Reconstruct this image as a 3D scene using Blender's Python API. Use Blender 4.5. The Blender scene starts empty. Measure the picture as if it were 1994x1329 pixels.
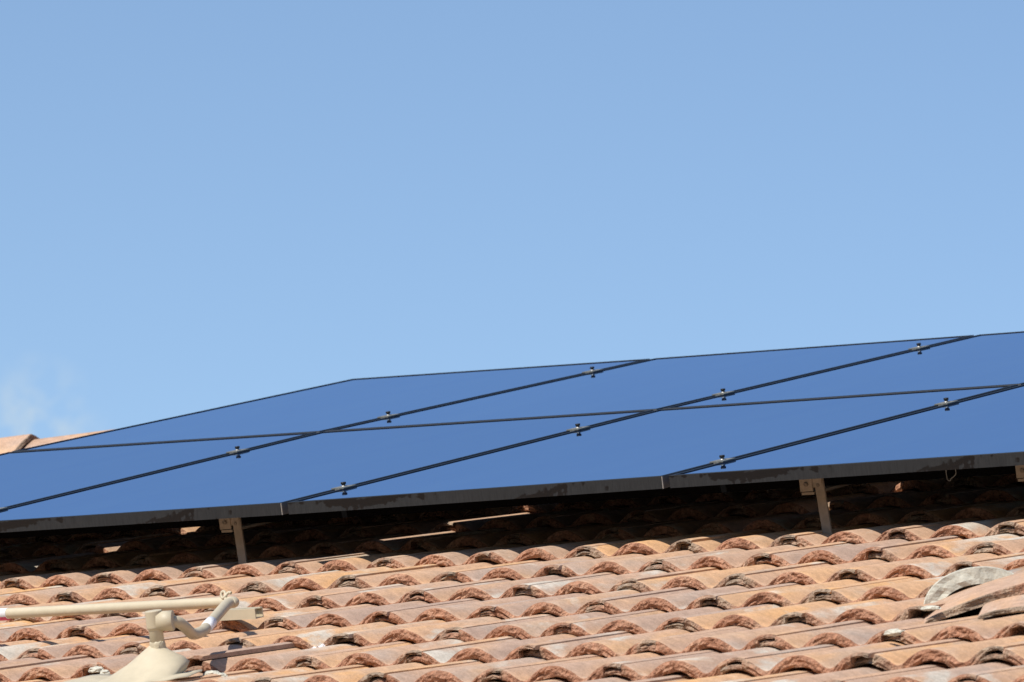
import bpy, bmesh, math, random
from mathutils import Matrix, Vector, noise as mnoise

# ------------------------------------------------------------------ frame of the roof
PITCH = math.radians(18.43)                 # 4 in 12 roof
BASE_Z = 4.04                               # height of the array's lower edge above the ground
CP, SP = math.cos(PITCH), math.sin(PITCH)
ROT = Matrix(((1, 0, 0), (0, CP, -SP), (0, SP, CP)))     # columns: u (eave), v (up slope), w (normal)
ORG = Vector((0, 0, BASE_Z))
def RP(u, v, w=0.0):
    return ROT @ Vector((u, v, w)) + ORG
def RM(u, v, w=0.0):
    return Matrix.Translation(RP(u, v, w)) @ ROT.to_4x4()

sc = bpy.context.scene
col = sc.collection

# ------------------------------------------------------------------ camera
cam_d = bpy.data.cameras.new('camera')
cam = bpy.data.objects.new('camera', cam_d); col.objects.link(cam)
CX = Vector((0.81360717, 0.56803101, -0.12403282))
CY = Vector((-0.06424773, -0.12418687, -0.99017668))
CZ = Vector((-0.57785430, 0.81358367, -0.06454463))
T = Vector((-0.52716824, 0.36751096, 14.44716841))
cpos = -(CX * T.x + CY * T.y + CZ * T.z)
ax, ay, az = ROT @ CX, ROT @ (-CY), ROT @ (-CZ)
mw = Matrix(((ax.x, ay.x, az.x, 0), (ax.y, ay.y, az.y, 0), (ax.z, ay.z, az.z, 0), (0, 0, 0, 1)))
mw.translation = RP(*cpos)
cam.matrix_world = mw
cam_d.sensor_fit = 'HORIZONTAL'; cam_d.sensor_width = 36
cam_d.lens = 36 * 12261.744 / 1994
cam_d.clip_start = 0.5; cam_d.clip_end = 5000
cam_d.dof.use_dof = True; cam_d.dof.focus_distance = 14.0; cam_d.dof.aperture_fstop = 16
sc.camera = cam

# ------------------------------------------------------------------ sky, sun, exposure
SUN = (ROT @ Vector((-0.13, -0.50, 1.0))).normalized()
elev = math.asin(SUN.z); rotz = math.atan2(SUN.x, SUN.y)
world = bpy.data.worlds.new('World'); sc.world = world; world.use_nodes = True
wn, wl = world.node_tree.nodes, world.node_tree.links
wn.clear()
sky = wn.new('ShaderNodeTexSky'); sky.sky_type = 'NISHITA'; sky.sun_disc = False
sky.sun_elevation = elev; sky.sun_rotation = rotz
sky.altitude = 600; sky.air_density = 1.0; sky.dust_density = 0.05; sky.ozone_density = 2.6
bg = wn.new('ShaderNodeBackground'); bg.inputs['Strength'].default_value = 0.107
wo = wn.new('ShaderNodeOutputWorld')
# thin wisps of cloud low in the sky beyond the ridge
wdir = (ROT @ (CX * ((60 - 997) / 12262) + CY * ((835 - 664) / 12262) + CZ)).normalized()
tc_ = wn.new('ShaderNodeTexCoord')
dp = wn.new('ShaderNodeVectorMath'); dp.operation = 'DISTANCE'; wl.new(tc_.outputs['Generated'], dp.inputs[0]); dp.inputs[1].default_value = wdir
mr = wn.new('ShaderNodeMapRange'); mr.inputs['From Min'].default_value = 0.013; mr.inputs['From Max'].default_value = 0.001
wl.new(dp.outputs['Value'], mr.inputs['Value'])
cn = wn.new('ShaderNodeTexNoise'); cn.inputs['Scale'].default_value = 210; cn.inputs['Detail'].default_value = 5; cn.inputs['Roughness'].default_value = 0.5
wl.new(tc_.outputs['Generated'], cn.inputs['Vector'])
cr_ = wn.new('ShaderNodeMapRange'); cr_.inputs['From Min'].default_value = 0.42; cr_.inputs['From Max'].default_value = 0.70; wl.new(cn.outputs['Fac'], cr_.inputs['Value'])
mm = wn.new('ShaderNodeMath'); mm.operation = 'MULTIPLY'; wl.new(mr.outputs[0], mm.inputs[0]); wl.new(cr_.outputs[0], mm.inputs[1])
mx = wn.new('ShaderNodeMix'); mx.data_type = 'RGBA'; wl.new(mm.outputs[0], mx.inputs[0]); wl.new(sky.outputs[0], mx.inputs[6]); mx.inputs[7].default_value = (3.9, 4.8, 5.6, 1)
wl.new(mx.outputs[2], bg.inputs['Color'])
wl.new(bg.outputs[0], wo.inputs['Surface'])
sd = bpy.data.lights.new('sun', 'SUN'); sd.energy = 4.5; sd.angle = math.radians(0.53); sd.color = (1.0, 0.94, 0.85)
sun = bpy.data.objects.new('sun', sd); col.objects.link(sun)
sun.rotation_euler = SUN.to_track_quat('Z', 'Y').to_euler(); sun.location = (-4, -10, 15)
sc.view_settings.view_transform = 'Standard'; sc.view_settings.look = 'None'
sc.view_settings.exposure = 0.4; sc.view_settings.gamma = 1.0; sc.view_settings.use_curve_mapping = False

# ------------------------------------------------------------------ helpers
def tag(o, label=None, cat=None, group=None, kind=None):
    if label: o['label'] = label
    if cat: o['category'] = cat
    if group: o['group'] = group
    if kind: o['kind'] = kind
    return o
def empty(name, m, label, cat, group=None):
    o = bpy.data.objects.new(name, None); col.objects.link(o); o.matrix_world = m
    o.empty_display_size = 0.05
    return tag(o, label, cat, group)
def mesh(name, verts, faces, mats, midx=None, smooth=False):
    me = bpy.data.meshes.new(name); me.from_pydata([tuple(v) for v in verts], [], faces); me.update()
    for m in (mats if isinstance(mats, (list, tuple)) else [mats]): me.materials.append(m)
    if midx: me.polygons.foreach_set('material_index', midx)
    if smooth is True: me.polygons.foreach_set('use_smooth', [True] * len(faces))
    elif smooth: me.polygons.foreach_set('use_smooth', smooth)
    return me
def obj(name, me, parent=None, loc=(0, 0, 0), rot=None):
    o = bpy.data.objects.new(name, me); col.objects.link(o)
    if parent: o.parent = parent
    o.location = loc
    if rot: o.rotation_euler = rot
    return o
class MB:
    """collects shapes of ONE part"""
    def __init__(s): s.v, s.f, s.m, s.s = [], [], [], []
    def add(s, v, f, m=0, smooth=False):
        o = len(s.v); s.v += [Vector(q) for q in v]
        s.f += [tuple(i + o for i in q) for q in f]; s.m += [m] * len(f); s.s += [smooth] * len(f)
    def box(s, lo, hi, m=0, M=None):
        x0, y0, z0 = lo; x1, y1, z1 = hi
        v = [Vector(q) for q in ((x0,y0,z0),(x1,y0,z0),(x1,y1,z0),(x0,y1,z0),(x0,y0,z1),(x1,y0,z1),(x1,y1,z1),(x0,y1,z1))]
        if M: v = [M @ q for q in v]
        s.add(v, [(3,2,1,0),(4,5,6,7),(0,1,5,4),(1,2,6,5),(2,3,7,6),(3,0,4,7)], m)
    def tube(s, pts, rad, n=16, m=0, caps=True):
        pts = [Vector(p) for p in pts]; rads = rad if isinstance(rad, (list, tuple)) else [rad] * len(pts)
        v, f = [], []; prev = None
        for i, p in enumerate(pts):
            t = (pts[min(i+1, len(pts)-1)] - pts[max(i-1, 0)]).normalized()
            if prev is None:
                a = t.orthogonal().normalized()
            else:
                a = (prev - t * prev.dot(t)).normalized()
            b = t.cross(a); prev = a
            for k in range(n):
                an = 2 * math.pi * k / n
                v.append(p + (a * math.cos(an) + b * math.sin(an)) * rads[i])
        for i in range(len(pts) - 1):
            for k in range(n):
                k2 = (k + 1) % n
                f.append((i*n+k, i*n+k2, (i+1)*n+k2, (i+1)*n+k))
        s.add(v, f, m, True)
        if caps:
            o = len(s.v) - len(v)
            s.f.append(tuple(o + k for k in reversed(range(n)))); s.m.append(m); s.s.append(False)
            s.f.append(tuple(o + (len(pts)-1)*n + k for k in range(n))); s.m.append(m); s.s.append(False)
    def lathe(s, prof, n=24, m=0, M=None, close=True):
        v, f = [], []
        for r, z in prof:
            for k in range(n):
                an = 2 * math.pi * k / n; q = Vector((r*math.cos(an), r*math.sin(an), z)); v.append(M @ q if M else q)
        for i in range(len(prof)-1):
            for k in range(n):
                k2 = (k+1) % n; f.append((i*n+k, i*n+k2, (i+1)*n+k2, (i+1)*n+k))
        s.add(v, f, m, True)
        if close:
            o = len(s.v) - len(v)
            s.f.append(tuple(o + k for k in reversed(range(n)))); s.m.append(m); s.s.append(False)
            s.f.append(tuple(o + (len(prof)-1)*n + k for k in range(n))); s.m.append(m); s.s.append(False)
    def build(s, name, mats, parent=None, loc=(0,0,0)):
        return obj(name, mesh(name, s.v, s.f, mats, s.m, s.s), parent, loc)
def smooth_path(pts, n=8):
    pts = [Vector(p) for p in pts]; out = []
    for i in range(len(pts) - 1):
        p0, p1, p2, p3 = pts[max(i-1,0)], pts[i], pts[i+1], pts[min(i+2, len(pts)-1)]
        for k in range(n):
            t = k / n
            out.append(0.5 * ((2*p1) + (p2-p0)*t + (2*p0-5*p1+4*p2-p3)*t*t + (3*p1-p0-3*p2+p3)*t**3))
    out.append(pts[-1]); return out

# ------------------------------------------------------------------ materials
class NT:
    def __init__(s, name):
        s.mat = bpy.data.materials.new(name); s.mat.use_nodes = True
        s.n, s.l = s.mat.node_tree.nodes, s.mat.node_tree.links
        s.b = s.n['Principled BSDF']
    def node(s, typ, **kw):
        o = s.n.new(typ)
        for k, v in kw.items():
            if k in o.inputs: o.inputs[k].default_value = v
            else: setattr(o, k, v)
        return o
    def link(s, a, b): s.l.new(a, b)
    def noise(s, vec, scale, detail=4, rough=0.55, dist=0.0):
        o = s.n.new('ShaderNodeTexNoise'); o.inputs['Scale'].default_value = scale
        o.inputs['Detail'].default_value = detail; o.inputs['Roughness'].default_value = rough
        o.inputs['Distortion'].default_value = dist
        if vec: s.l.new(vec, o.inputs['Vector'])
        return o.outputs['Fac']
    def ramp(s, fac, stops, interp='LINEAR'):
        o = s.n.new('ShaderNodeValToRGB'); cr = o.color_ramp; cr.interpolation = interp
        while len(cr.elements) < len(stops): cr.elements.new(0.5)
        for e, (p, c) in zip(cr.elements, stops):
            e.position = p; e.color = (*c, 1) if len(c) == 3 else c
        s.l.new(fac, o.inputs['Fac']); return o.outputs['Color']
    def mix(s, fac, a, b, blend='MIX'):
        o = s.n.new('ShaderNodeMix'); o.data_type = 'RGBA'; o.blend_type = blend
        for sock, x in ((o.inputs[0], fac), (o.inputs[6], a), (o.inputs[7], b)):
            if hasattr(x, 'is_linked'): s.l.new(x, sock)
            else: sock.default_value = x if not isinstance(x, tuple) else (*x, 1) if len(x) == 3 else x
        return o.outputs[2]
    def math(s, op, a, b=0.0, c=None):
        o = s.n.new('ShaderNodeMath'); o.operation = op
        for i, x in enumerate((a, b, c)):
            if x is None: continue
            if hasattr(x, 'is_linked'): s.l.new(x, o.inputs[i])
            else: o.inputs[i].default_value = x
        return o.outputs[0]
    def mapping(s, vec, scale=(1,1,1), loc=(0,0,0)):
        o = s.n.new('ShaderNodeMapping'); o.inputs['Scale'].default_value = scale; o.inputs['Location'].default_value = loc
        s.l.new(vec, o.inputs['Vector']); return o.outputs[0]
    def bump(s, h, strength, dist):
        o = s.n.new('ShaderNodeBump'); o.inputs['Strength'].default_value = strength; o.inputs['Distance'].default_value = dist
        s.l.new(h, o.inputs['Height']); s.l.new(o.outputs[0], s.b.inputs['Normal'])

def vadd(t, a, b):
    o = t.n.new('ShaderNodeVectorMath'); o.operation = 'ADD'; t.l.new(a, o.inputs[0]); t.l.new(b, o.inputs[1]); return o.outputs[0]

PU = 0.13715
def tile_coords(t):
    tc = t.node('ShaderNodeTexCoord'); oi = t.node('ShaderNodeObjectInfo')
    at = t.node('ShaderNodeAttribute', attribute_name='tile_rand')
    r = t.math('ADD', oi.outputs['Random'], at.outputs['Fac'])
    cx = t.node('ShaderNodeCombineXYZ')
    t.link(t.math('MULTIPLY', r, 37.0), cx.inputs[0]); t.link(t.math('MULTIPLY', r, 91.0), cx.inputs[1]); t.link(t.math('MULTIPLY', r, 53.0), cx.inputs[2])
    return tc.outputs['Object'], vadd(t, tc.outputs['Object'], cx.outputs[0]), r
def tile_surface(name='fired_tile_surface'):
    t = NT(name)
    raw, p, r = tile_coords(t)
    big = t.noise(t.mapping(p, (9, 2.6, 9)), 1.0, 3, 0.5, 0.4)
    col1 = t.ramp(big, [(0.32, (0.37, 0.26, 0.205)), (0.45, (0.455, 0.31, 0.225)), (0.53, (0.51, 0.325, 0.212)), (0.61, (0.59, 0.35, 0.178)), (0.73, (0.64, 0.385, 0.175))])
    # each tile comes out of the kiln a little different
    wn_ = t.node('ShaderNodeTexWhiteNoise', noise_dimensions='1D'); t.link(r, wn_.inputs['W'])
    tone = t.ramp(wn_.outputs['Value'], [(0.0, (0.365, 0.268, 0.215)), (0.32, (0.45, 0.312, 0.228)), (0.65, (0.53, 0.335, 0.205)), (1.0, (0.64, 0.375, 0.17))])
    c = t.mix(0.52, col1, tone)
    # grey wash and pale bloom
    gn = t.noise(t.mapping(p, (7, 3.2, 7), (3.1, 7.7, 1.3)), 1.0, 5, 0.6, 0.3)
    c = t.mix(t.ramp(gn, [(0.50, (0, 0, 0)), (0.68, (0.62, 0.62, 0.62))]), c, (0.40, 0.335, 0.285))
    wn2 = t.noise(t.mapping(p, (5, 2.2, 5), (13.1, 2.7, 9.3)), 1.0, 6, 0.62, 0.5)
    c = t.mix(t.ramp(wn2, [(0.575, (0, 0, 0)), (0.65, (0.85, 0.85, 0.85))]), c, (0.53, 0.50, 0.435))
    fine = t.noise(p, 260, 4, 0.6); mid = t.noise(p, 45, 5, 0.65)
    c = t.mix(0.5, c, t.ramp(mid, [(0.3, (0.62, 0.60, 0.58)), (0.7, (1.25, 1.22, 1.2))]), 'MULTIPLY')
    c = t.mix(0.5, c, t.ramp(fine, [(0.3, (0.6, 0.58, 0.56)), (0.7, (1.3, 1.28, 1.26))]), 'MULTIPLY')
    # small dark lichen dots
    sp = t.noise(p, 130, 2, 0.5)
    c = t.mix(t.ramp(sp, [(0.68, (0, 0, 0)), (0.76, (0.5, 0.5, 0.5))]), c, (0.17, 0.12, 0.09))
    t.link(c, t.b.inputs['Base Color']); t.b.inputs['Roughness'].default_value = 0.85
    t.b.inputs['Specular IOR Level'].default_value = 0.25
    t.bump(t.math('ADD', t.math('MULTIPLY', mid, 0.7), t.math('MULTIPLY', fine, 0.3)), 0.5, 0.0022)
    return t.mat
def tile_nose(name='raw_broken_tile_edge'):
    t = NT(name)
    raw, p, r = tile_coords(t)
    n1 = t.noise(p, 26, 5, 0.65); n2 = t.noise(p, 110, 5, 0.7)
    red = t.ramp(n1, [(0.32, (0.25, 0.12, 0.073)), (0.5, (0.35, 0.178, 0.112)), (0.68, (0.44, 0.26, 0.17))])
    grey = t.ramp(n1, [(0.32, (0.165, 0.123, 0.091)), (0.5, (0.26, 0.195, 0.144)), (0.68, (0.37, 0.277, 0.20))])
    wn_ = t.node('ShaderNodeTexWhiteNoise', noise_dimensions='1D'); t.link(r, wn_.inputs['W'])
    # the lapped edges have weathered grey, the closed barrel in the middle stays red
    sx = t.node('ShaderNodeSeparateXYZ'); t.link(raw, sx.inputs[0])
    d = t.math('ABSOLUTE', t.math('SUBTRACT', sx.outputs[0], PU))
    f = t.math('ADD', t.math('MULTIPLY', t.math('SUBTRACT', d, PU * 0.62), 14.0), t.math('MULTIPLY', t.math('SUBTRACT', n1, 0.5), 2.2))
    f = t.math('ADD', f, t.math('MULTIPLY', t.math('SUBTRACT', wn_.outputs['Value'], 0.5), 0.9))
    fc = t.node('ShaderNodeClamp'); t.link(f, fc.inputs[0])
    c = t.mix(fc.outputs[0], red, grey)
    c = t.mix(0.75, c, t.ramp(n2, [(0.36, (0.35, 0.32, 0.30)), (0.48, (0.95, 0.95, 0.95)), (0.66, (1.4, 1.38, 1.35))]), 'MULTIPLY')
    t.link(c, t.b.inputs['Base Color']); t.b.inputs['Roughness'].default_value = 0.95
    t.b.inputs['Specular IOR Level'].default_value = 0.15
    vo = t.node('ShaderNodeTexVoronoi', Scale=210.0); t.link(p, vo.inputs['Vector'])
    h = t.math('ADD', t.math('MULTIPLY', n2, 0.8), t.math('MULTIPLY', vo.outputs['Distance'], 0.5))
    t.bump(h, 0.9, 0.006)
    return t.mat
def plain(name, colr, rough=0.6, metal=0.0, var=0.12, scale=40, bump=0.15, bdist=0.001, spec=0.4):
    t = NT(name)
    tc = t.node('ShaderNodeTexCoord')
    n = t.noise(tc.outputs['Object'], scale, 5, 0.6)
    lo = tuple(x * (1 - var) for x in colr); hi = tuple(min(1, x * (1 + var)) for x in colr)
    t.link(t.ramp(n, [(0.3, lo), (0.7, hi)]), t.b.inputs['Base Color'])
    t.b.inputs['Roughness'].default_value = rough; t.b.inputs['Metallic'].default_value = metal
    t.b.inputs['Specular IOR Level'].default_value = spec
    if bump: t.bump(n, bump, bdist)
    return t.mat
def frame_material():
    t = NT('black_anodised_frame_with_dust')
    tc = t.node('ShaderNodeTexCoord'); p = tc.outputs['Object']
    a = t.noise(t.mapping(p, (3.0, 3.0, 9.0)), 1.0, 4, 0.55, 0.8)
    b = t.noise(t.mapping(p, (55, 55, 16)), 1.0, 4, 0.6, 0.4)
    s = t.math('ADD', t.math('MULTIPLY', a, 0.8), t.math('MULTIPLY', b, 0.2))
    m = t.ramp(s, [(0.462, (0, 0, 0)), (0.475, (1, 1, 1))])
    fine = t.noise(t.mapping(p, (240, 240, 30)), 1.0, 4, 0.7)
    dust = t.ramp(fine, [(0.3, (0.008, 0.0092, 0.0108)), (0.7, (0.021, 0.0225, 0.0245))])
    t.link(t.mix(m, (0.003, 0.0034, 0.0045), dust), t.b.inputs['Base Color'])
    t.link(t.ramp(m, [(0, (0.38,)*3), (1, (0.8,)*3)]), t.b.inputs['Roughness'])
    t.b.inputs['Specular IOR Level'].default_value = 0.35
    return t.mat
def glass_material():
    t = NT('solar_glass_over_black_cells')
    tc = t.node('ShaderNodeTexCoord'); p = tc.outputs['Object']
    n = t.noise(p, 3.0, 4, 0.6)
    t.link(t.ramp(n, [(0.3, (0.003, 0.008, 0.035)), (0.7, (0.005, 0.011, 0.045))]), t.b.inputs['Base Color'])
    t.b.inputs['Roughness'].default_value = 0.02
    t.b.inputs['IOR'].default_value = 1.5
    # blue nitride coat of the cells, a second mirror under the glass
    gl = t.node('ShaderNodeBsdfGlossy', Roughness=0.02)
    st_ = t.noise(t.mapping(p, (5.0, 0.9, 1.0)), 1.0, 5, 0.6, 0.6)      # faint rain streaks and film
    t.link(t.ramp(st_, [(0.30, (0.45, 0.67, 0.98)), (0.70, (0.50, 0.72, 1.0))]), gl.inputs['Color'])
    ms = t.node('ShaderNodeMixShader'); ms.inputs[0].default_value = 0.54
    t.link(t.b.outputs[0], ms.inputs[1]); t.link(gl.outputs[0], ms.inputs[2])
    t.link(ms.outputs[0], t.n['Material Output'].inputs['Surface'])
    return t.mat
M_TILE, M_NOSE = tile_surface(), tile_nose()
M_FRAME, M_GLASS = frame_material(), glass_material()
M_LIP = plain('clean_black_anodised_frame', (0.0035, 0.0038, 0.0045), 0.42, 0.0, 0.2, 40, 0, spec=0.35)
M_SIDE = plain('bare_frame_side', (0.10, 0.105, 0.11), 0.55, 0.0, 0.15, 40, 0, spec=0.3)
M_ALU = plain('dull_aluminium', (0.42, 0.42, 0.41), 0.5, 0.85, 0.15, 60)
M_CLAMP = plain('weathered_clamp_metal', (0.15, 0.155, 0.145), 0.6, 0.1, 0.25, 150)
M_BLACK = plain('black_bolt_head', (0.012, 0.012, 0.013), 0.5, 0.2)
M_RAIL = plain('dark_rail', (0.003, 0.003, 0.0035), 0.9, 0.0, spec=0.05)
M_FOOT = plain('tan_painted_foot', (0.22, 0.187, 0.145), 0.7, 0.0, 0.15, 70)
M_BOLT = plain('dull_bolt', (0.13, 0.11, 0.085), 0.6, 0.2)
M_CREAM = plain('cream_paint', (0.47, 0.41, 0.295), 0.55, 0.0, 0.07, 30, 0.2, 0.0008)
M_TAPE = plain('white_tape', (0.85, 0.85, 0.86), 0.6, 0.0, 0.04)
M_PINK = plain('pink_print', (0.62, 0.09, 0.16), 0.6, 0.0, 0.05)
M_MORTAR = plain('pale_mortar', (0.47, 0.455, 0.385), 0.9, 0.0, 0.25, 60, 0.9, 0.004)
M_FELT = plain('dark_underlay', (0.02, 0.018, 0.016), 0.95, 0.0, 0.2, 20)
M_STUCCO = plain('warm_stucco', (0.55, 0.46, 0.36), 0.9, 0.0, 0.08, 60, 0.6, 0.004)
M_WOOD = plain('brown_fascia_paint', (0.16, 0.10, 0.07), 0.7, 0.0, 0.1, 30)
M_GROUND = plain('dry_ground', (0.11, 0.10, 0.075), 0.95, 0.0, 0.25, 0.6, 0.4, 0.02)

# ------------------------------------------------------------------ ground and house
g = MB(); g.add([(-2500,-2500,0),(2500,-2500,0),(2500,2500,0),(-2500,2500,0)], [(0,1,2,3)])
tag(g.build('ground', M_GROUND), 'dry bare ground around the house', None, None, 'structure')

# unseen hill shape added behind the camera, keeps low sky light off the under-panel gap
rgh = random.Random(3); V, F = [], []
for i in range(61):
    x = -240 + 480 * i / 60
    for yy, hh in ((-70, 0.0), (-85, 11), (-120, 26), (-190, 40)):
        V.append((x, yy + 0.0008 * (x - 20) ** 2, max(0.0, hh * (1 + 0.25 * mnoise.noise(Vector((x * 0.03, yy * 0.02, 1)))))))
for i in range(60):
    for j in range(3): F.append((i*4+j, i*4+j+1, (i+1)*4+j+1, (i+1)*4+j))
tag(obj('low_sky_blocker', mesh('low_sky_blocker', V, F, plain('sky_blocker_green', (0.045, 0.055, 0.03), 0.95, 0.0, 0.3, 0.08), None, True)), 'unseen dark hill shape added behind the camera to block low sky light', None, None, 'structure')

WC = -0.141                    # crest of the tile noses below the glass
PV, V0, U0 = 0.31123, -0.00576, -0.82591
TH, HH, GAP = 0.0224, 0.0270, 0.0008
STEP = TH + GAP
RIDGE_V = 3.27
EAVE_R = 9                     # last course at the eave
EAVE_V = V0 - EAVE_R * PV
UL, UR = -6.2, 6.6
house = empty('house', Matrix.Translation((0, 0, 0)), 'low house with a weathered terracotta barrel tile roof', 'house')
d = MB()
dz = WC - 0.088
er, rr = EAVE_V + 0.05, RIDGE_V
front = [RP(UL, er, dz), RP(UR, er, dz), RP(UR, rr, dz), RP(UL, rr, dz)]
ry, rz = front[2].y, front[2].z
back = [Vector((UR, ry + 6.0, rz - 6.0 * math.tan(PITCH))), Vector((UL, ry + 6.0, rz - 6.0 * math.tan(PITCH)))]
d.add(front + back, [(0,1,2,3), (3,2,4,5)])
d.add([q + Vector((0,0,-0.12)) for q in front + back], [(3,2,1,0), (5,4,2,3)])
roof = d.build('roof', M_FELT, house); tag(roof, 'roof slope of overlapping weathered barrel tiles')
w_ = MB(); ez = front[0].z
w_.box((UL + 0.4, front[0].y + 0.45, 0), (UR - 0.4, back[0].y - 0.45, ez - 0.14)); w_.build('wall', M_STUCCO, house)
w_ = MB(); w_.box((UL, front[0].y - 0.02, ez - 0.22), (UR, front[0].y + 0.02, ez - 0.125)); w_.build('fascia', M_WOOD, house)

# ------------------------------------------------------------------ roof tiles: two barrels each, lapped at the crest, half bond
def prof(phi):
    dd = abs(phi - round(phi))
    x = dd / 0.5
    f = x * x if x < 0.8 else 0.64 + 1.6 * (x - 0.8) - 4 * (x - 0.8) ** 2
    return -HH * f / 0.8
A_UNDER, A_LIP, A_STEP = -0.20, 2.14, 1.86
LIP_T, UNDER_D = 0.0090, 0.0116
TL = PV + 0.075
def tile_mesh(seed, hi=True):
    rng = random.Random(seed)
    phis = []
    step = 0.05 if hi else 0.125
    x = A_UNDER
    while x < A_LIP - 1e-6: phis.append(round(x, 4)); x += step
    phis.append(A_LIP)
    for e in (0.145, 0.155, A_STEP - 0.005, A_STEP + 0.005): phis.append(e)
    phis = sorted(set(phis))
    seat = 0.0003 + 0.0034 * rng.random() ** 2; recess = rng.choice((0, 0, 0, 0, 0.003, 0.005, 0.025)); ud = UNDER_D + rng.choice((-0.002, -0.0015, -0.001, 0.001))
    def top(ph):
        z = prof(ph)
        if ph < 0.15: return z - ud
        if ph < 0.6: return z - seat * (0.6 - ph) / 0.45
        return z
    def bot(ph):
        return prof(ph) - (LIP_T if ph > A_STEP else TH)
    vs = [0.0, 0.0035, 0.02, 0.10, 0.2, 0.3, TL] if hi else [0.0, TL]
    off = rng.uniform(0, 100)
    def jag(ph, k, amp):
        return amp * mnoise.noise(Vector((ph * 7.0 + off, k * 3.7, seed * 1.3))) + amp * 0.6 * mnoise.noise(Vector((ph * 23.0 + off, k * 9.1, seed * 2.3)))
    V, F, MI, S = [], [], [], []
    n = len(phis)
    slope = STEP / PV
    # top surface
    for j, v in enumerate(vs):
        for ph in phis:
            z = top(ph)
            vv = v
            if hi and j == 0: z -= 0.0022 + abs(jag(ph, 1, 0.003)); vv = 0.0012 + jag(ph, 2, 0.004)
            elif hi and j == 1: z -= 0.0004; vv = 0.0042 + jag(ph, 2, 0.0035)
            if hi and j < 2 and ph < 0.15: vv += recess * (1 if ph < 0.05 else 0.4)
            V.append((ph * PU, vv, z - slope * v))
    nt = len(V)
    for j in range(len(vs) - 1):
        for i in range(n - 1):
            F.append((j*n+i, j*n+i+1, (j+1)*n+i+1, (j+1)*n+i)); MI.append(1 if (hi and j == 0) else 0); S.append(True)
    # nose face rows
    kr = 4 if hi else 1
    rows = [list(range(n))]
    for k in range(1, kr + 1):
        t = k / kr; row = []
        for ph in phis:
            z0 = V[phis.index(ph)][2]; zb = bot(ph)
            z = z0 + (zb - z0) * t
            vv = jag(ph, 3 + k, 0.0055) - (0.0012 if k < kr else -0.002) if hi else 0.0
            if hi and k == kr: z += jag(ph, 20, 0.0022)
            if hi and ph < 0.15: vv += recess * (1 if ph < 0.05 else 0.4)
            row.append(len(V)); V.append((ph * PU, vv, z))
        rows.append(row)
    for k in range(kr):
        for i in range(n - 1):
            F.append((rows[k+1][i], rows[k+1][i+1], rows[k][i+1], rows[k][i])); MI.append(1); S.append(False)
    # underside and head
    hb = []
    for ph in phis: hb.append(len(V)); V.append((ph * PU, TL, bot(ph) - slope * TL))
    for i in range(n - 1):
        F.append((hb[i], hb[i+1], rows[kr][i+1], rows[kr][i])); MI.append(1); S.append(True)
        o = (len(vs) - 1) * n
        F.append((o + i, o + i + 1, hb[i+1], hb[i])); MI.append(1); S.append(False)
    # long side edges
    for e, flip in ((0, False), (n - 1, True)):
        loop = [rows[k][e] for k in range(kr, -1, -1)] + [j * n + e for j in range(1, len(vs))] + [hb[e]]
        F.append(tuple(reversed(loop)) if not flip else tuple(loop)); MI.append(1 if not flip else 0); S.append(False)
    return V, F, MI, S
variants = []
for sdd in range(14):
    V, F, MI, S = tile_mesh(sdd + 3)
    variants.append(mesh('roof_tile', V, F, [M_TILE, M_NOSE], MI, S))
lowV, lowF, lowM, lowS = tile_mesh(99, False)
rng = random.Random(7)
roof_inv_loc = lambda u, v, w: RP(u, v, w)
farV, farF, farM, farS, farR = [], [], [], [], []
SKIP = {(4, 24), (4, 26), (5, 27)}     # cut away where the hip comes down
TILE_EULER = ROT.to_euler()
tile_at = {}
def in_band(u, v):
    return (-0.85 - 0.83 * v - 0.75) < u < (1.95 - 0.6 * v + 0.75) and -2.75 < v < 0.95
for r in range(-10, EAVE_R + 1):
    v = V0 - r * PV
    if v > RIDGE_V - 0.16: continue
    k0 = int((UL - U0) / PU) - 1
    for k in range(k0, int((UR - U0) / PU) - 1):
        if (k + r) % 2: continue
        u = U0 + (k - 0.035 * r) * PU
        if u < UL or u + 2 * PU > UR: continue
        if (r, k) in SKIP: continue
        ju, jv, jw = rng.gauss(0, 0.0012), rng.gauss(0, 0.0042), abs(rng.gauss(0, 0.0009)) + (0.003 if r >= 6 else 0)
        tilt = Matrix.Rotation(rng.gauss(0, 0.0045), 3, 'Y') @ Matrix.Rotation(rng.gauss(0, 0.004), 3, 'Z') @ Matrix.Rotation(abs(rng.gauss(0, 0.002)) * -1.0 - (0.012 if r >= 6 else 0.0), 3, 'X')
        var = rng.randrange(14); rv = rng.random()
        if in_band(u + PU, v):
            o = bpy.data.objects.new('roof_tile', variants[var]); col.objects.link(o); o.parent = roof
            o.matrix_world = Matrix.Translation(RP(u + ju, v + jv, WC + jw)) @ (ROT @ tilt).to_4x4()
            tile_at[(r, k)] = o
        else:
            b0 = len(farV)
            for q in lowV: farV.append(RP(u + q[0], v + jv + q[1], WC + jw + q[2]))
            farF += [tuple(i + b0 for i in f) for f in lowF]; farM += lowM; farS += lowS; farR += [rv] * len(lowV)
me = mesh('roof_tile_field', farV, farF, [M_TILE, M_NOSE], farM, farS)
at = me.attributes.new('tile_rand', 'FLOAT', 'POINT'); at.data.foreach_set('value', farR)
tag(obj('roof_tile_field', me, roof), None, None, None, 'stuff')

t_ = tile_at.get((5, 11))
if t_: t_.matrix_world = Matrix.Translation(ROT @ Vector((0, 0, 0.010))) @ t_.matrix_world

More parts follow.
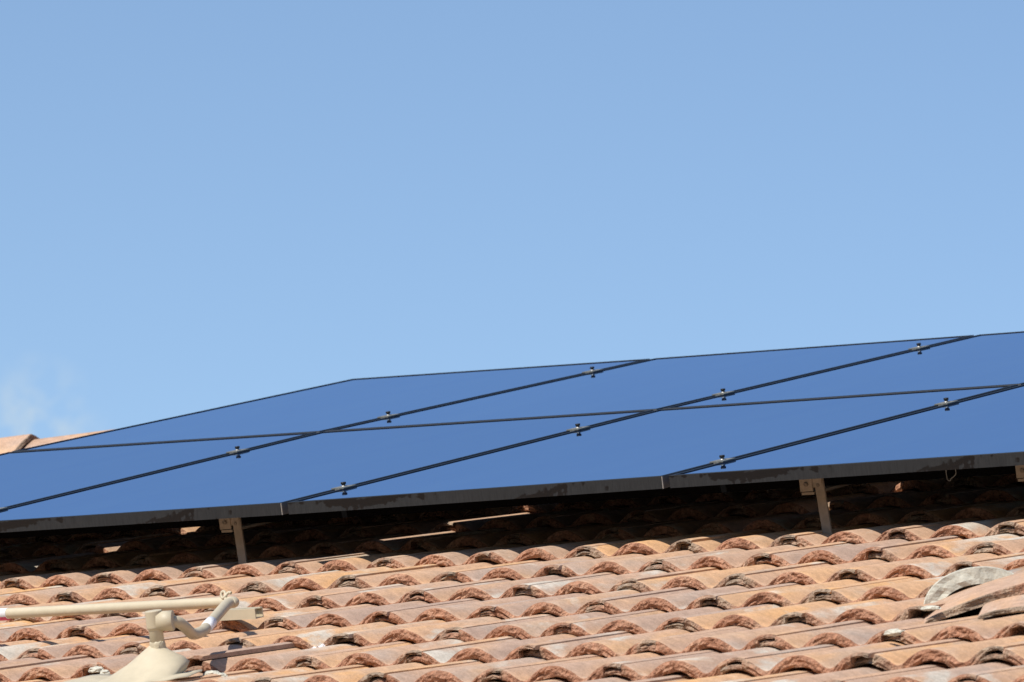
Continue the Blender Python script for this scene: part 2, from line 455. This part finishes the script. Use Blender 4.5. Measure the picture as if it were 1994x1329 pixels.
# cap tiles (ridge and hip)
def cap_mesh(seed, a, b, th, L, taper=0.88, nose=None, jit=0.005, angular=False):
    rg = random.Random(seed); n = 28; off = rg.uniform(0, 50)
    V, F, MI, S = [], [], [], []
    ys = [0, 0.005, 0.03, L * 0.5, L]
    def ring(y, inset, j):
        sc_ = 1 - (1 - taper) * y / L; out = []
        for i in range(n + 1):
            an = math.pi * i / n
            x = -math.cos(an) * (a - inset) * sc_; z = (math.sin(an) ** 0.85) * (b - inset) * sc_
            if angular: z = (1 - abs(math.cos(an)) ** 1.22) * (b - inset) * sc_
            q = jit * mnoise.noise(Vector((i * 0.35 + off, j * 2.7, seed))) if y < 0.006 else 0
            out.append(len(V)); V.append((x, y + q, z))
        return out
    outer = [ring(y, 0.002 if j == 0 else 0, j) for j, y in enumerate(ys)]
    mid1 = ring(0.0, th * 0.35, 7); mid2 = ring(0.0, th * 0.7, 8)
    inner = [ring(y, th, 9) for y in (0, L)]
    def strip(A, B, m, s):
        for i in range(n): F.append((A[i], A[i+1], B[i+1], B[i])); MI.append(m); S.append(s)
    for j in range(len(ys) - 1): strip(outer[j + 1], outer[j], 1 if j == 0 else 0, True)
    strip(outer[0], mid1, 1, False); strip(mid1, mid2, 1, False); strip(mid2, inner[0], 1, False)
    strip(inner[0], inner[1], 1, True); strip(inner[1], outer[-1], 1, False)
    for e in (0, n):
        F.append(tuple([mid2[e], mid1[e]] + [o[e] for o in outer] + [inner[1][e], inner[0][e]])); MI.append(1); S.append(False)
    return mesh('ridge_tile', V, F, [M_TILE, nose or M_NOSE], MI, S)
def place_cap(me, name, nose, axis, up, label=None):
    """nose = roof point of the exposed end, axis = direction from that end along the cap"""
    y = Vector(axis).normalized(); z = Vector(up); z = (z - y * z.dot(y)).normalized(); x = y.cross(z)
    R3 = Matrix(((x.x, y.x, z.x), (x.y, y.y, z.y), (x.z, y.z, z.z)))
    o = bpy.data.objects.new(name, me); col.objects.link(o); o.parent = roof
    o.matrix_world = Matrix.Translation(RP(*nose)) @ (ROT @ R3).to_4x4()
    if label: o['label'] = label
    return o
ridge_up = (0, math.sin(0), 1)
cap_variants = [cap_mesh(40 + i, 0.125, 0.075, 0.016, 0.51, 0.93, angular=True) for i in range(4)]
for i in range(-6, 23):
    un = -3.372 + i * 0.43
    place_cap(cap_variants[i % 4], 'ridge_tile', (un, 3.19 + rng.gauss(0, 0.004), -0.0945 - 0.073 + rng.gauss(0, 0.001)), (-1, 0, -0.032), (0, 0.10, 1))

# hip caps at the right, with pale mortar on the end of the uppermost
hip = [
    ((2.469, -1.060, -0.183), (-0.578, 0.8136, -0.13), 0.108, 0.086, 0.034, 0.34, M_MORTAR, (0, 0, 1), 'uppermost hip tile, its end bedded in pale mortar'),
    ((2.619, -1.198, -0.146), (-0.578, 0.8136, -0.012), 0.165, 0.022, 0.019, 0.30, None, (-0.145, -0.10, 0.98), 'mauve hip tile with a rough dark edge under the mortared one'),
    ((2.782, -1.267, -0.166), (-0.45, 0.89, 0.05), 0.165, 0.020, 0.012, 0.28, None, (0.03, 0.02, 1), 'lowest mauve hip tile at the right'),
]
for i, (nose, axis, a, b, th, L, nm, up, lab) in enumerate(hip):
    place_cap(cap_mesh(60 + i, a, b, th, L, 0.85 if i == 0 else 0.95, nm), 'hip_tile', nose, axis, up, lab)

# lumps of old mortar on some of the noses
LUMPS = ((0.700, -1.592, -0.147, 0.020, 0.009, 0.006), (0.725, -1.594, -0.154, 0.012, 0.008, 0.006), (1.052, -1.662, -0.156, 0.020, 0.012, 0.007), (1.078, -1.668, -0.160, 0.014, 0.010, 0.006), (2.500, -1.283, -0.143, 0.022, 0.008, 0.005), (2.606, -1.592, -0.143, 0.020, 0.008, 0.0065))
def lump(u, v, w, sx, sy, sz, seed):
    bm = bmesh.new(); bmesh.ops.create_icosphere(bm, subdivisions=3, radius=1.0)
    for q in bm.verts:
        n1 = mnoise.noise(q.co * 1.7 + Vector((seed * 3.1, 0, 0))); n2 = mnoise.noise(q.co * 4.5 + Vector((0, seed * 2.3, 0)))
        q.co = q.co * (1 + 0.35 * n1 + 0.22 * n2); q.co.x *= sx; q.co.y *= sy; q.co.z *= sz
    me = bpy.data.meshes.new('mortar_lump'); bm.to_mesh(me); bm.free(); me.materials.append(M_MORTAR)
    o = bpy.data.objects.new('mortar_lump', me); col.objects.link(o); o.parent = roof; o.matrix_world = RM(u, v, w)
for i, (u, v, w, sx, sy, sz) in enumerate(LUMPS): lump(u, v, w, sx, sy, sz, i + 1)

# ------------------------------------------------------------------ solar panels
GW, GL = 1.058, 1.571          # grid pitch
GU, GV = 0.018, 0.014          # gaps
FH = 0.028
NODE = {(-2,0):-5,(-1,0):-5,(0,0):-3.6,(1,0):2.0,(2,0):5,(3,0):7,
        (-2,1):8.6,(-1,1):4.9,(0,1):1.9,(1,1):1.2,(2,1):1.0,(3,1):1.0,
        (-2,2):3.7,(-1,2):-2.0,(0,2):-3.9,(1,2):-4.0,(2,2):-4.0,(3,2):-4.0}
def sag(u, v):
    """the rails are not perfectly straight: a few millimetres up and down over the array"""
    x = min(max(u / GW, -2), 2.999); y = min(max(v / GL, 0), 1.999)
    i, j = math.floor(x), math.floor(y); fx, fy = x - i, y - j
    px = (NODE[i,j]*(1-fx)+NODE[i+1,j]*fx)*(1-fy) + (NODE[i,j+1]*(1-fx)+NODE[i+1,j+1]*fx)*fy
    return px * 15.0 / 12262
def panel(i, j, label):
    u0, u1 = i * GW + GU / 2, (i + 1) * GW - GU / 2
    v0, v1 = j * GL + GV / 2, (j + 1) * GL - GV / 2
    p = empty('solar_panel', RM(u0, v0, sag(u0, v0)), label, 'solar panel', 'black framed solar panels in two rows on the tile roof')
    base = sag(u0, v0)
    def q(u, v, w): return (u - u0, v - v0, w + sag(u, v) - base)
    loops = []
    for ins, w in ((0.028, -FH), (0, -FH), (0, -0.0008), (0.0008, 0), (0.0105, 0), (0.011, -0.0006), (0.011, -0.006)):
        a, b, c, e = u0 + ins, u1 - ins, v0 + ins, v1 - ins
        loops.append([q(a, c, w), q(b, c, w), q(b, e, w), q(a, e, w)])
    V = [x for l in loops for x in l]; F = []
    for k in range(len(loops) - 1):
        for s in range(4):
            s2 = (s + 1) % 4; F.append((k*4+s, k*4+s2, (k+1)*4+s2, (k+1)*4+s))
    obj('frame', mesh('frame', V, F, [M_LIP, M_FRAME, M_SIDE], [(1 if (j == 0 and n == 4) else 2) if 4 <= n < 8 else 0 for n in range(len(F))]), p)
    N = 8; V, F = [], []
    for y in range(N + 1):
        for x in range(N + 1):
            uu = u0 + 0.011 + (u1 - u0 - 0.022) * x / N; vv = v0 + 0.011 + (v1 - v0 - 0.022) * y / N
            V.append(q(uu, vv, -0.0018))
    nb = len(V)
    for y in range(N + 1):
        for x in range(N + 1):
            a = V[y*(N+1)+x]; V.append((a[0], a[1], a[2] - 0.005))
    for y in range(N):
        for x in range(N):
            a = y*(N+1)+x; F.append((a, a+1, a+N+2, a+N+1)); F.append((nb+a+N+1, nb+a+N+2, nb+a+1, nb+a))
    obj('glass', mesh('glass', V, F, M_GLASS, None, True), p)
    return p
panels = {}
for i, j, lab in (
    (-2, 0, 'lower row solar panel at the left end, cut off by the left edge'),
    (-1, 0, 'lower row solar panel left of the long seam, above the cream conduit'),
    (0, 0, 'lower row solar panel in the middle, between the two gaps in the front frame'),
    (1, 0, 'lower row solar panel right of the right gap in the front frame'),
    (2, 0, 'lower row solar panel farthest right, beyond the right foot'),
    (-2, 1, 'upper row solar panel at the left end, beside the ridge tiles'),
    (-1, 1, 'upper row solar panel second from the left end'),
    (0, 1, 'upper row solar panel third from the left end'),
    (1, 1, 'upper row solar panel farthest right, mostly outside the photo')):
    panels[i, j] = panel(i, j, lab)
# bright cut ends of the frame at the gaps
for (i, j) in ((-1, 0), (0, 0)):
    u1 = (i + 1) * GW - GU / 2; v0 = GV / 2
    e = MB(); L0 = Vector((u1 - (i * GW + GU / 2), 0, sag(u1, v0) - sag(i * GW + GU / 2, v0)))
    e.box(L0 + Vector((-0.0018, -0.0008, -FH)), L0 + Vector((0.0004, 0.002, -0.001)))
    e.build('frame_end', M_ALU, panels[i, j])

# ------------------------------------------------------------------ clamps between neighbouring panels
CLAMP = {'a': 0.15232, 'b': 0.77278, 'c': 1.19173, 'd': 1.80426}
def clamp(i, key, label):
    u, v = i * GW, CLAMP[key] * GL
    c = empty('panel_clamp', RM(u, v, sag(u, v)), label, 'clamp', 'clamps bridging the seams between panels')
    b = MB(); b.box((-0.018, -0.026, 0.0004), (0.018, 0.026, 0.0030)); b.box((-0.0075, -0.026, -0.016), (0.0075, 0.026, 0.0004))
    b.build('plate', M_CLAMP, c)
    b = MB(); b.lathe([(0.0080, 0.0030), (0.0080, 0.0045), (0.0050, 0.0045), (0.0050, 0.0085)], 6)
    bo = b.build('bolt', M_ALU, c)
    b = MB(); b.lathe([(0.0050, 0.0085), (0.0068, 0.0087), (0.0068, 0.0128), (0.0060, 0.0134)], 6); b.build('bolt_head', M_BLACK, bo)
    return c
for i, key, lab in (
    (-1, 'a', 'clamp cut by the left edge of the photo, on the leftmost lower seam'),
    (-1, 'b', 'clamp on the leftmost lower seam, just below the crossing of the seams'),
    (0, 'a', 'clamp just above the front frame, near its left gap'),
    (0, 'b', 'clamp on the long middle seam, left of the central crossing'),
    (1, 'a', 'clamp just above the front frame, right of its right gap'),
    (1, 'b', 'clamp on the right hand lower seam, below the right end of the row joint'),
    (-1, 'c', 'clamp on the left upper seam, right of the left crossing'),
    (-1, 'd', 'clamp near the top end of the left upper seam, against the sky edge'),
    (0, 'c', 'clamp on the upper seam just right of the central crossing'),
    (0, 'd', 'clamp near the top right corner of the array, highest in the photo')):
    clamp(i, key, lab)

# ------------------------------------------------------------------ rails with their feet
def rail(key, feet, ulo, uhi, label):
    v = CLAMP[key] * GL
    t = empty('mounting_rail', RM(0, v, 0), label, 'rail', 'rails carrying the panels')
    b = MB(); N = 12
    for k in range(N):
        a, c = ulo + (uhi - ulo) * k / N, ulo + (uhi - ulo) * (k + 1) / N
        s0, s1 = sag(a, v), sag(c, v)
        b.add([(a,-.019,s0-FH-.04),(c,-.019,s1-FH-.04),(c,.019,s1-FH-.04),(a,.019,s0-FH-.04),(a,-.019,s0-FH),(c,-.019,s1-FH),(c,.019,s1-FH),(a,.019,s0-FH)],
              [(3,2,1,0),(4,5,6,7),(0,1,5,4),(2,3,7,6)] + ([(3,0,4,7)] if k == 0 else []) + ([(1,2,6,5)] if k == N-1 else []))
    b.build('beam', M_RAIL, t)
    for uf in feet:
        s = sag(uf, v)
        f = MB()
        f.box((uf - 0.016, -0.128, s - FH - 0.038), (uf + 0.016, -0.124, s - FH - 0.004))       # face plate
        f.box((uf - 0.016, -0.124, s - FH - 0.046), (uf + 0.016, 0.030, s - FH - 0.0402))        # shelf under the rail
        f.box((uf + 0.016, -0.126, s - FH - 0.030), (uf + 0.040, -0.122, s - FH - 0.006))         # ear to the bar
        M = Matrix.Translation((uf + 0.030, -0.119, s - FH - 0.012)) @ Matrix.Rotation(math.radians(-8), 4, 'Y') @ Matrix.Rotation(math.radians(-8), 4, 'X')
        f.box((-0.0115, -0.0035, -0.150), (0.0115, 0.0010, 0.0), 0, M)
        fo = f.build('foot', M_FOOT, t)
        q = MB(); Mx = Matrix.Translation((uf + 0.001, -0.128, s - FH - 0.022)) @ Matrix.Rotation(math.radians(90), 4, 'X')
        q.lathe([(0.0055, 0), (0.0055, 0.003), (0.003, 0.0035)], 6, 0, Mx)
        Mx = Matrix.Translation((uf + 0.030, -0.124, s - FH - 0.026)) @ Matrix.Rotation(math.radians(90), 4, 'X')
        q.lathe([(0.0045, 0), (0.0045, 0.003), (0.003, 0.0035)], 6, 0, Mx)
        q.build('bolt', M_BOLT, fo)
    return t
rail('a', (-0.262, 1.352, 1.902), -2 * GW, 3 * GW, 'dark rail with tan feet under the front edge of the panels')
rail('b', (-1.4, 0.2, 1.8), -2 * GW, 3 * GW, 'dark rail hidden under the top of the lower row')
rail('c', (-1.4, 0.2, 1.6), -2 * GW, 2 * GW, 'dark rail hidden under the bottom of the upper row')
rail('d', (-1.4, 0.2, 1.6), -2 * GW, 2 * GW, 'dark rail hidden under the top of the upper row')
# wire clip hanging under the front edge at the right
cl = MB(); cl.tube(smooth_path([(0,0,0.012),(0,0,-0.016),(0.006,0,-0.022),(0.010,0,-0.018),(0.022,0,-0.010),(0.024,0,-0.002),(0.023,0,0.012)], 4), 0.0011, 8)
c_ = cl.build('wire_clip', M_CLAMP); c_.matrix_world = RM(1.715, 0.108, -FH - 0.012 + sag(1.715, .1))
tag(c_, 'small grey wire clip hanging under the right panel', 'clip')

# ------------------------------------------------------------------ conduit with its flashing
HUBU, HUBV = 0.984, -1.735
cd = empty('conduit', RM(HUBU, HUBV, -0.16), 'cream painted conduit rising from a cone flashing and running off to the left', 'conduit')
def L(u, v, w): return (u - HUBU, v - HUBV, w + 0.16)
pts = [L(-2.2, -1.085, -0.088), L(0.0, -1.085, -0.088), L(0.55, -1.085, -0.088), L(0.640, -1.083, -0.088)]
pts += [L(0.675, -1.090, -0.087), L(0.697, -1.112, -0.086), L(0.705, -1.145, -0.085)]
pts += [L(0.80, -1.30, -0.085), L(0.93, -1.51, -0.085), L(0.965, -1.575, -0.084), L(0.990, -1.630, -0.078), L(1.010, -1.672, -0.060), L(1.014, -1.700, -0.044), L(1.004, -1.722, -0.038)]
b = MB(); b.tube(smooth_path(pts, 8), 0.0113, 20); b.build('pipe', M_CREAM, cd)
b = MB(); Mh = Matrix.Translation(L(HUBU, HUBV, 0)[0:3])
b.lathe([(0.0142, -0.13), (0.0142, -0.053), (0.0152, -0.051), (0.0168, -0.0495), (0.0172, -0.046), (0.0172, -0.016), (0.0172, -0.015), (0.0160, -0.014)], 28, 0, Mh)
b.build('riser', M_CREAM, cd)
b = MB(); b.tube([L(HUBU + 0.006, HUBV + 0.002, -0.036), L(HUBU + 0.034, HUBV + 0.015, -0.038), L(HUBU + 0.035, HUBV + 0.0155, -0.038)], [0.0195, 0.0205, 0.019], 28); b.build('outlet', M_CREAM, cd)
# flashing: cone growing out of a sheet dressed over the barrels
rg = random.Random(5)
V, F = [], []
NA = 64; prof_r = [0.0155, 0.017, 0.023, 0.034, 0.048, 0.066, 0.09, 0.12, 0.155, 0.19]
for ri, rad in enumerate(prof_r):
    for k in range(NA):
        an = 2 * math.pi * k / NA
        sk = max(0, min(1, (rad - 0.06) / 0.05))
        du, dv = rad * math.cos(an) * (1 + (0.25 if math.cos(an) < 0 else -0.45) * sk), rad * math.sin(an) * (1 - 0.35 * sk) - 0.05 * sk
        u, v = HUBU + du, HUBV + dv
        rr_ = (V0 - v) / PV; fr = rr_ - math.floor(rr_)
        ph = (u - U0) / PU + 0.035 * rr_
        tile_w = WC + prof(ph) * 0.45 - STEP * (1 - fr) * 0.2 + 0.006
        h = 0.060 * max(0, 1 - (rad - 0.0155) / 0.080) ** 1.15
        edge = max(0, (rad - 0.12) / 0.12)
        w = max(tile_w, -0.158) + h + (0.004 * mnoise.noise(Vector((an * 2.5, rad * 12, 3))) - 0.006 * edge) * (1 if rad > 0.09 else 0)
        V.append(L(u, v, w))
for i in range(len(prof_r) - 1):
    for k in range(NA):
        k2 = (k + 1) % NA; F.append((i*NA+k2, i*NA+k, (i+1)*NA+k, (i+1)*NA+k2))
fl = obj('flashing', mesh('flashing', V, F, M_CREAM, None, True), cd)
so = fl.modifiers.new('thick', 'SOLIDIFY'); so.thickness = 0.0016; so.offset = -1
# sealant at the riser, tape bands, tie
b = MB(); b.lathe([(0.0160, -0.100), (0.0172, -0.092), (0.0155, -0.087), (0.0164, -0.082), (0.0150, -0.078), (0.0144, -0.075)], 24, 0, Mh)
for i_, vv_ in enumerate(b.v): b.v[i_] = vv_ + Vector((rg.uniform(-1,1), rg.uniform(-1,1), rg.uniform(-1,1))) * 0.0012
b.build('sealant', M_CREAM, cd)
def band(a, c, name, mat, r=0.0118):
    q = MB(); q.tube([a, c], r, 20); return q.build(name, mat, cd)
pa, pb = Vector(L(0.80, -1.30, -0.085)), Vector(L(0.93, -1.51, -0.085))
band(pa + (pb - pa) * 0.55, pa + (pb - pa) * 0.98, 'white_band', M_TAPE)
band(Vector(L(-0.15, -1.085, -0.088)), Vector(L(0.062, -1.085, -0.088)), 'white_band', M_TAPE)
band(Vector(L(-0.15, -1.0840, -0.0918)), Vector(L(0.061, -1.0840, -0.0918)), 'pink_band', M_PINK, 0.0113)
b = MB()
t0 = Vector(L(0.655, -1.086, -0.087))
b.tube(smooth_path([t0 + Vector(q) * 0.72 for q in ((0.012,-0.012,0.004),(0.006,-0.006,0.013),(0.0,0.004,0.026),(-0.008,0.004,0.030),(-0.012,0.0,0.022),(-0.006,-0.004,0.012),(0.004,-0.008,0.014),(0.012,0.004,0.026),(0.022,0.004,0.024))], 5), 0.0033, 8)
b.build('tie', M_CREAM, cd)
# strut under the bend
st = empty('strut', RM(0.572, -0.945, -0.137), 'short cream channel strut lying on the tiles under the conduit bend', 'strut')
b = MB()
for lo, hi in (((-0.052,-0.014,-0.006),(0.058,-0.0115,0.016)), ((-0.052,0.0115,-0.006),(0.058,0.014,0.016)), ((-0.052,-0.0115,-0.006),(0.058,0.0115,-0.0035)), ((-0.052,-0.0115,0.0138),(0.058,-0.005,0.016)), ((-0.052,0.005,0.0138),(0.058,0.0115,0.016))):
    b.box(lo, hi)
b.build('channel', M_CREAM, st)

# scrap of white paper caught in a valley of the tiles
b = MB(); rg = random.Random(11)
for cx, sx_, h_ in ((0.0, 0.006, 0.012), (-0.018, 0.006, 0.007)):
    V = [(cx + (i - 2) * sx_ * 0.5 + rg.uniform(-.002, .002), (j - 2) * 0.006 + rg.uniform(-.003, .003), h_ * (0.5 + 0.5 * math.cos((i - 2) * 1.2)) * rg.uniform(0.6, 1.1)) for j in range(5) for i in range(5)]
    b.add(V, [(j*5+i, j*5+i+1, j*5+i+6, j*5+i+5) for j in range(4) for i in range(4)])
ps = b.build('paper_scrap', M_TAPE); ps.matrix_world = RM(1.030, -1.268, -0.172)
tag(ps, 'small crumpled white paper scrap caught in a valley of the tiles', 'paper')
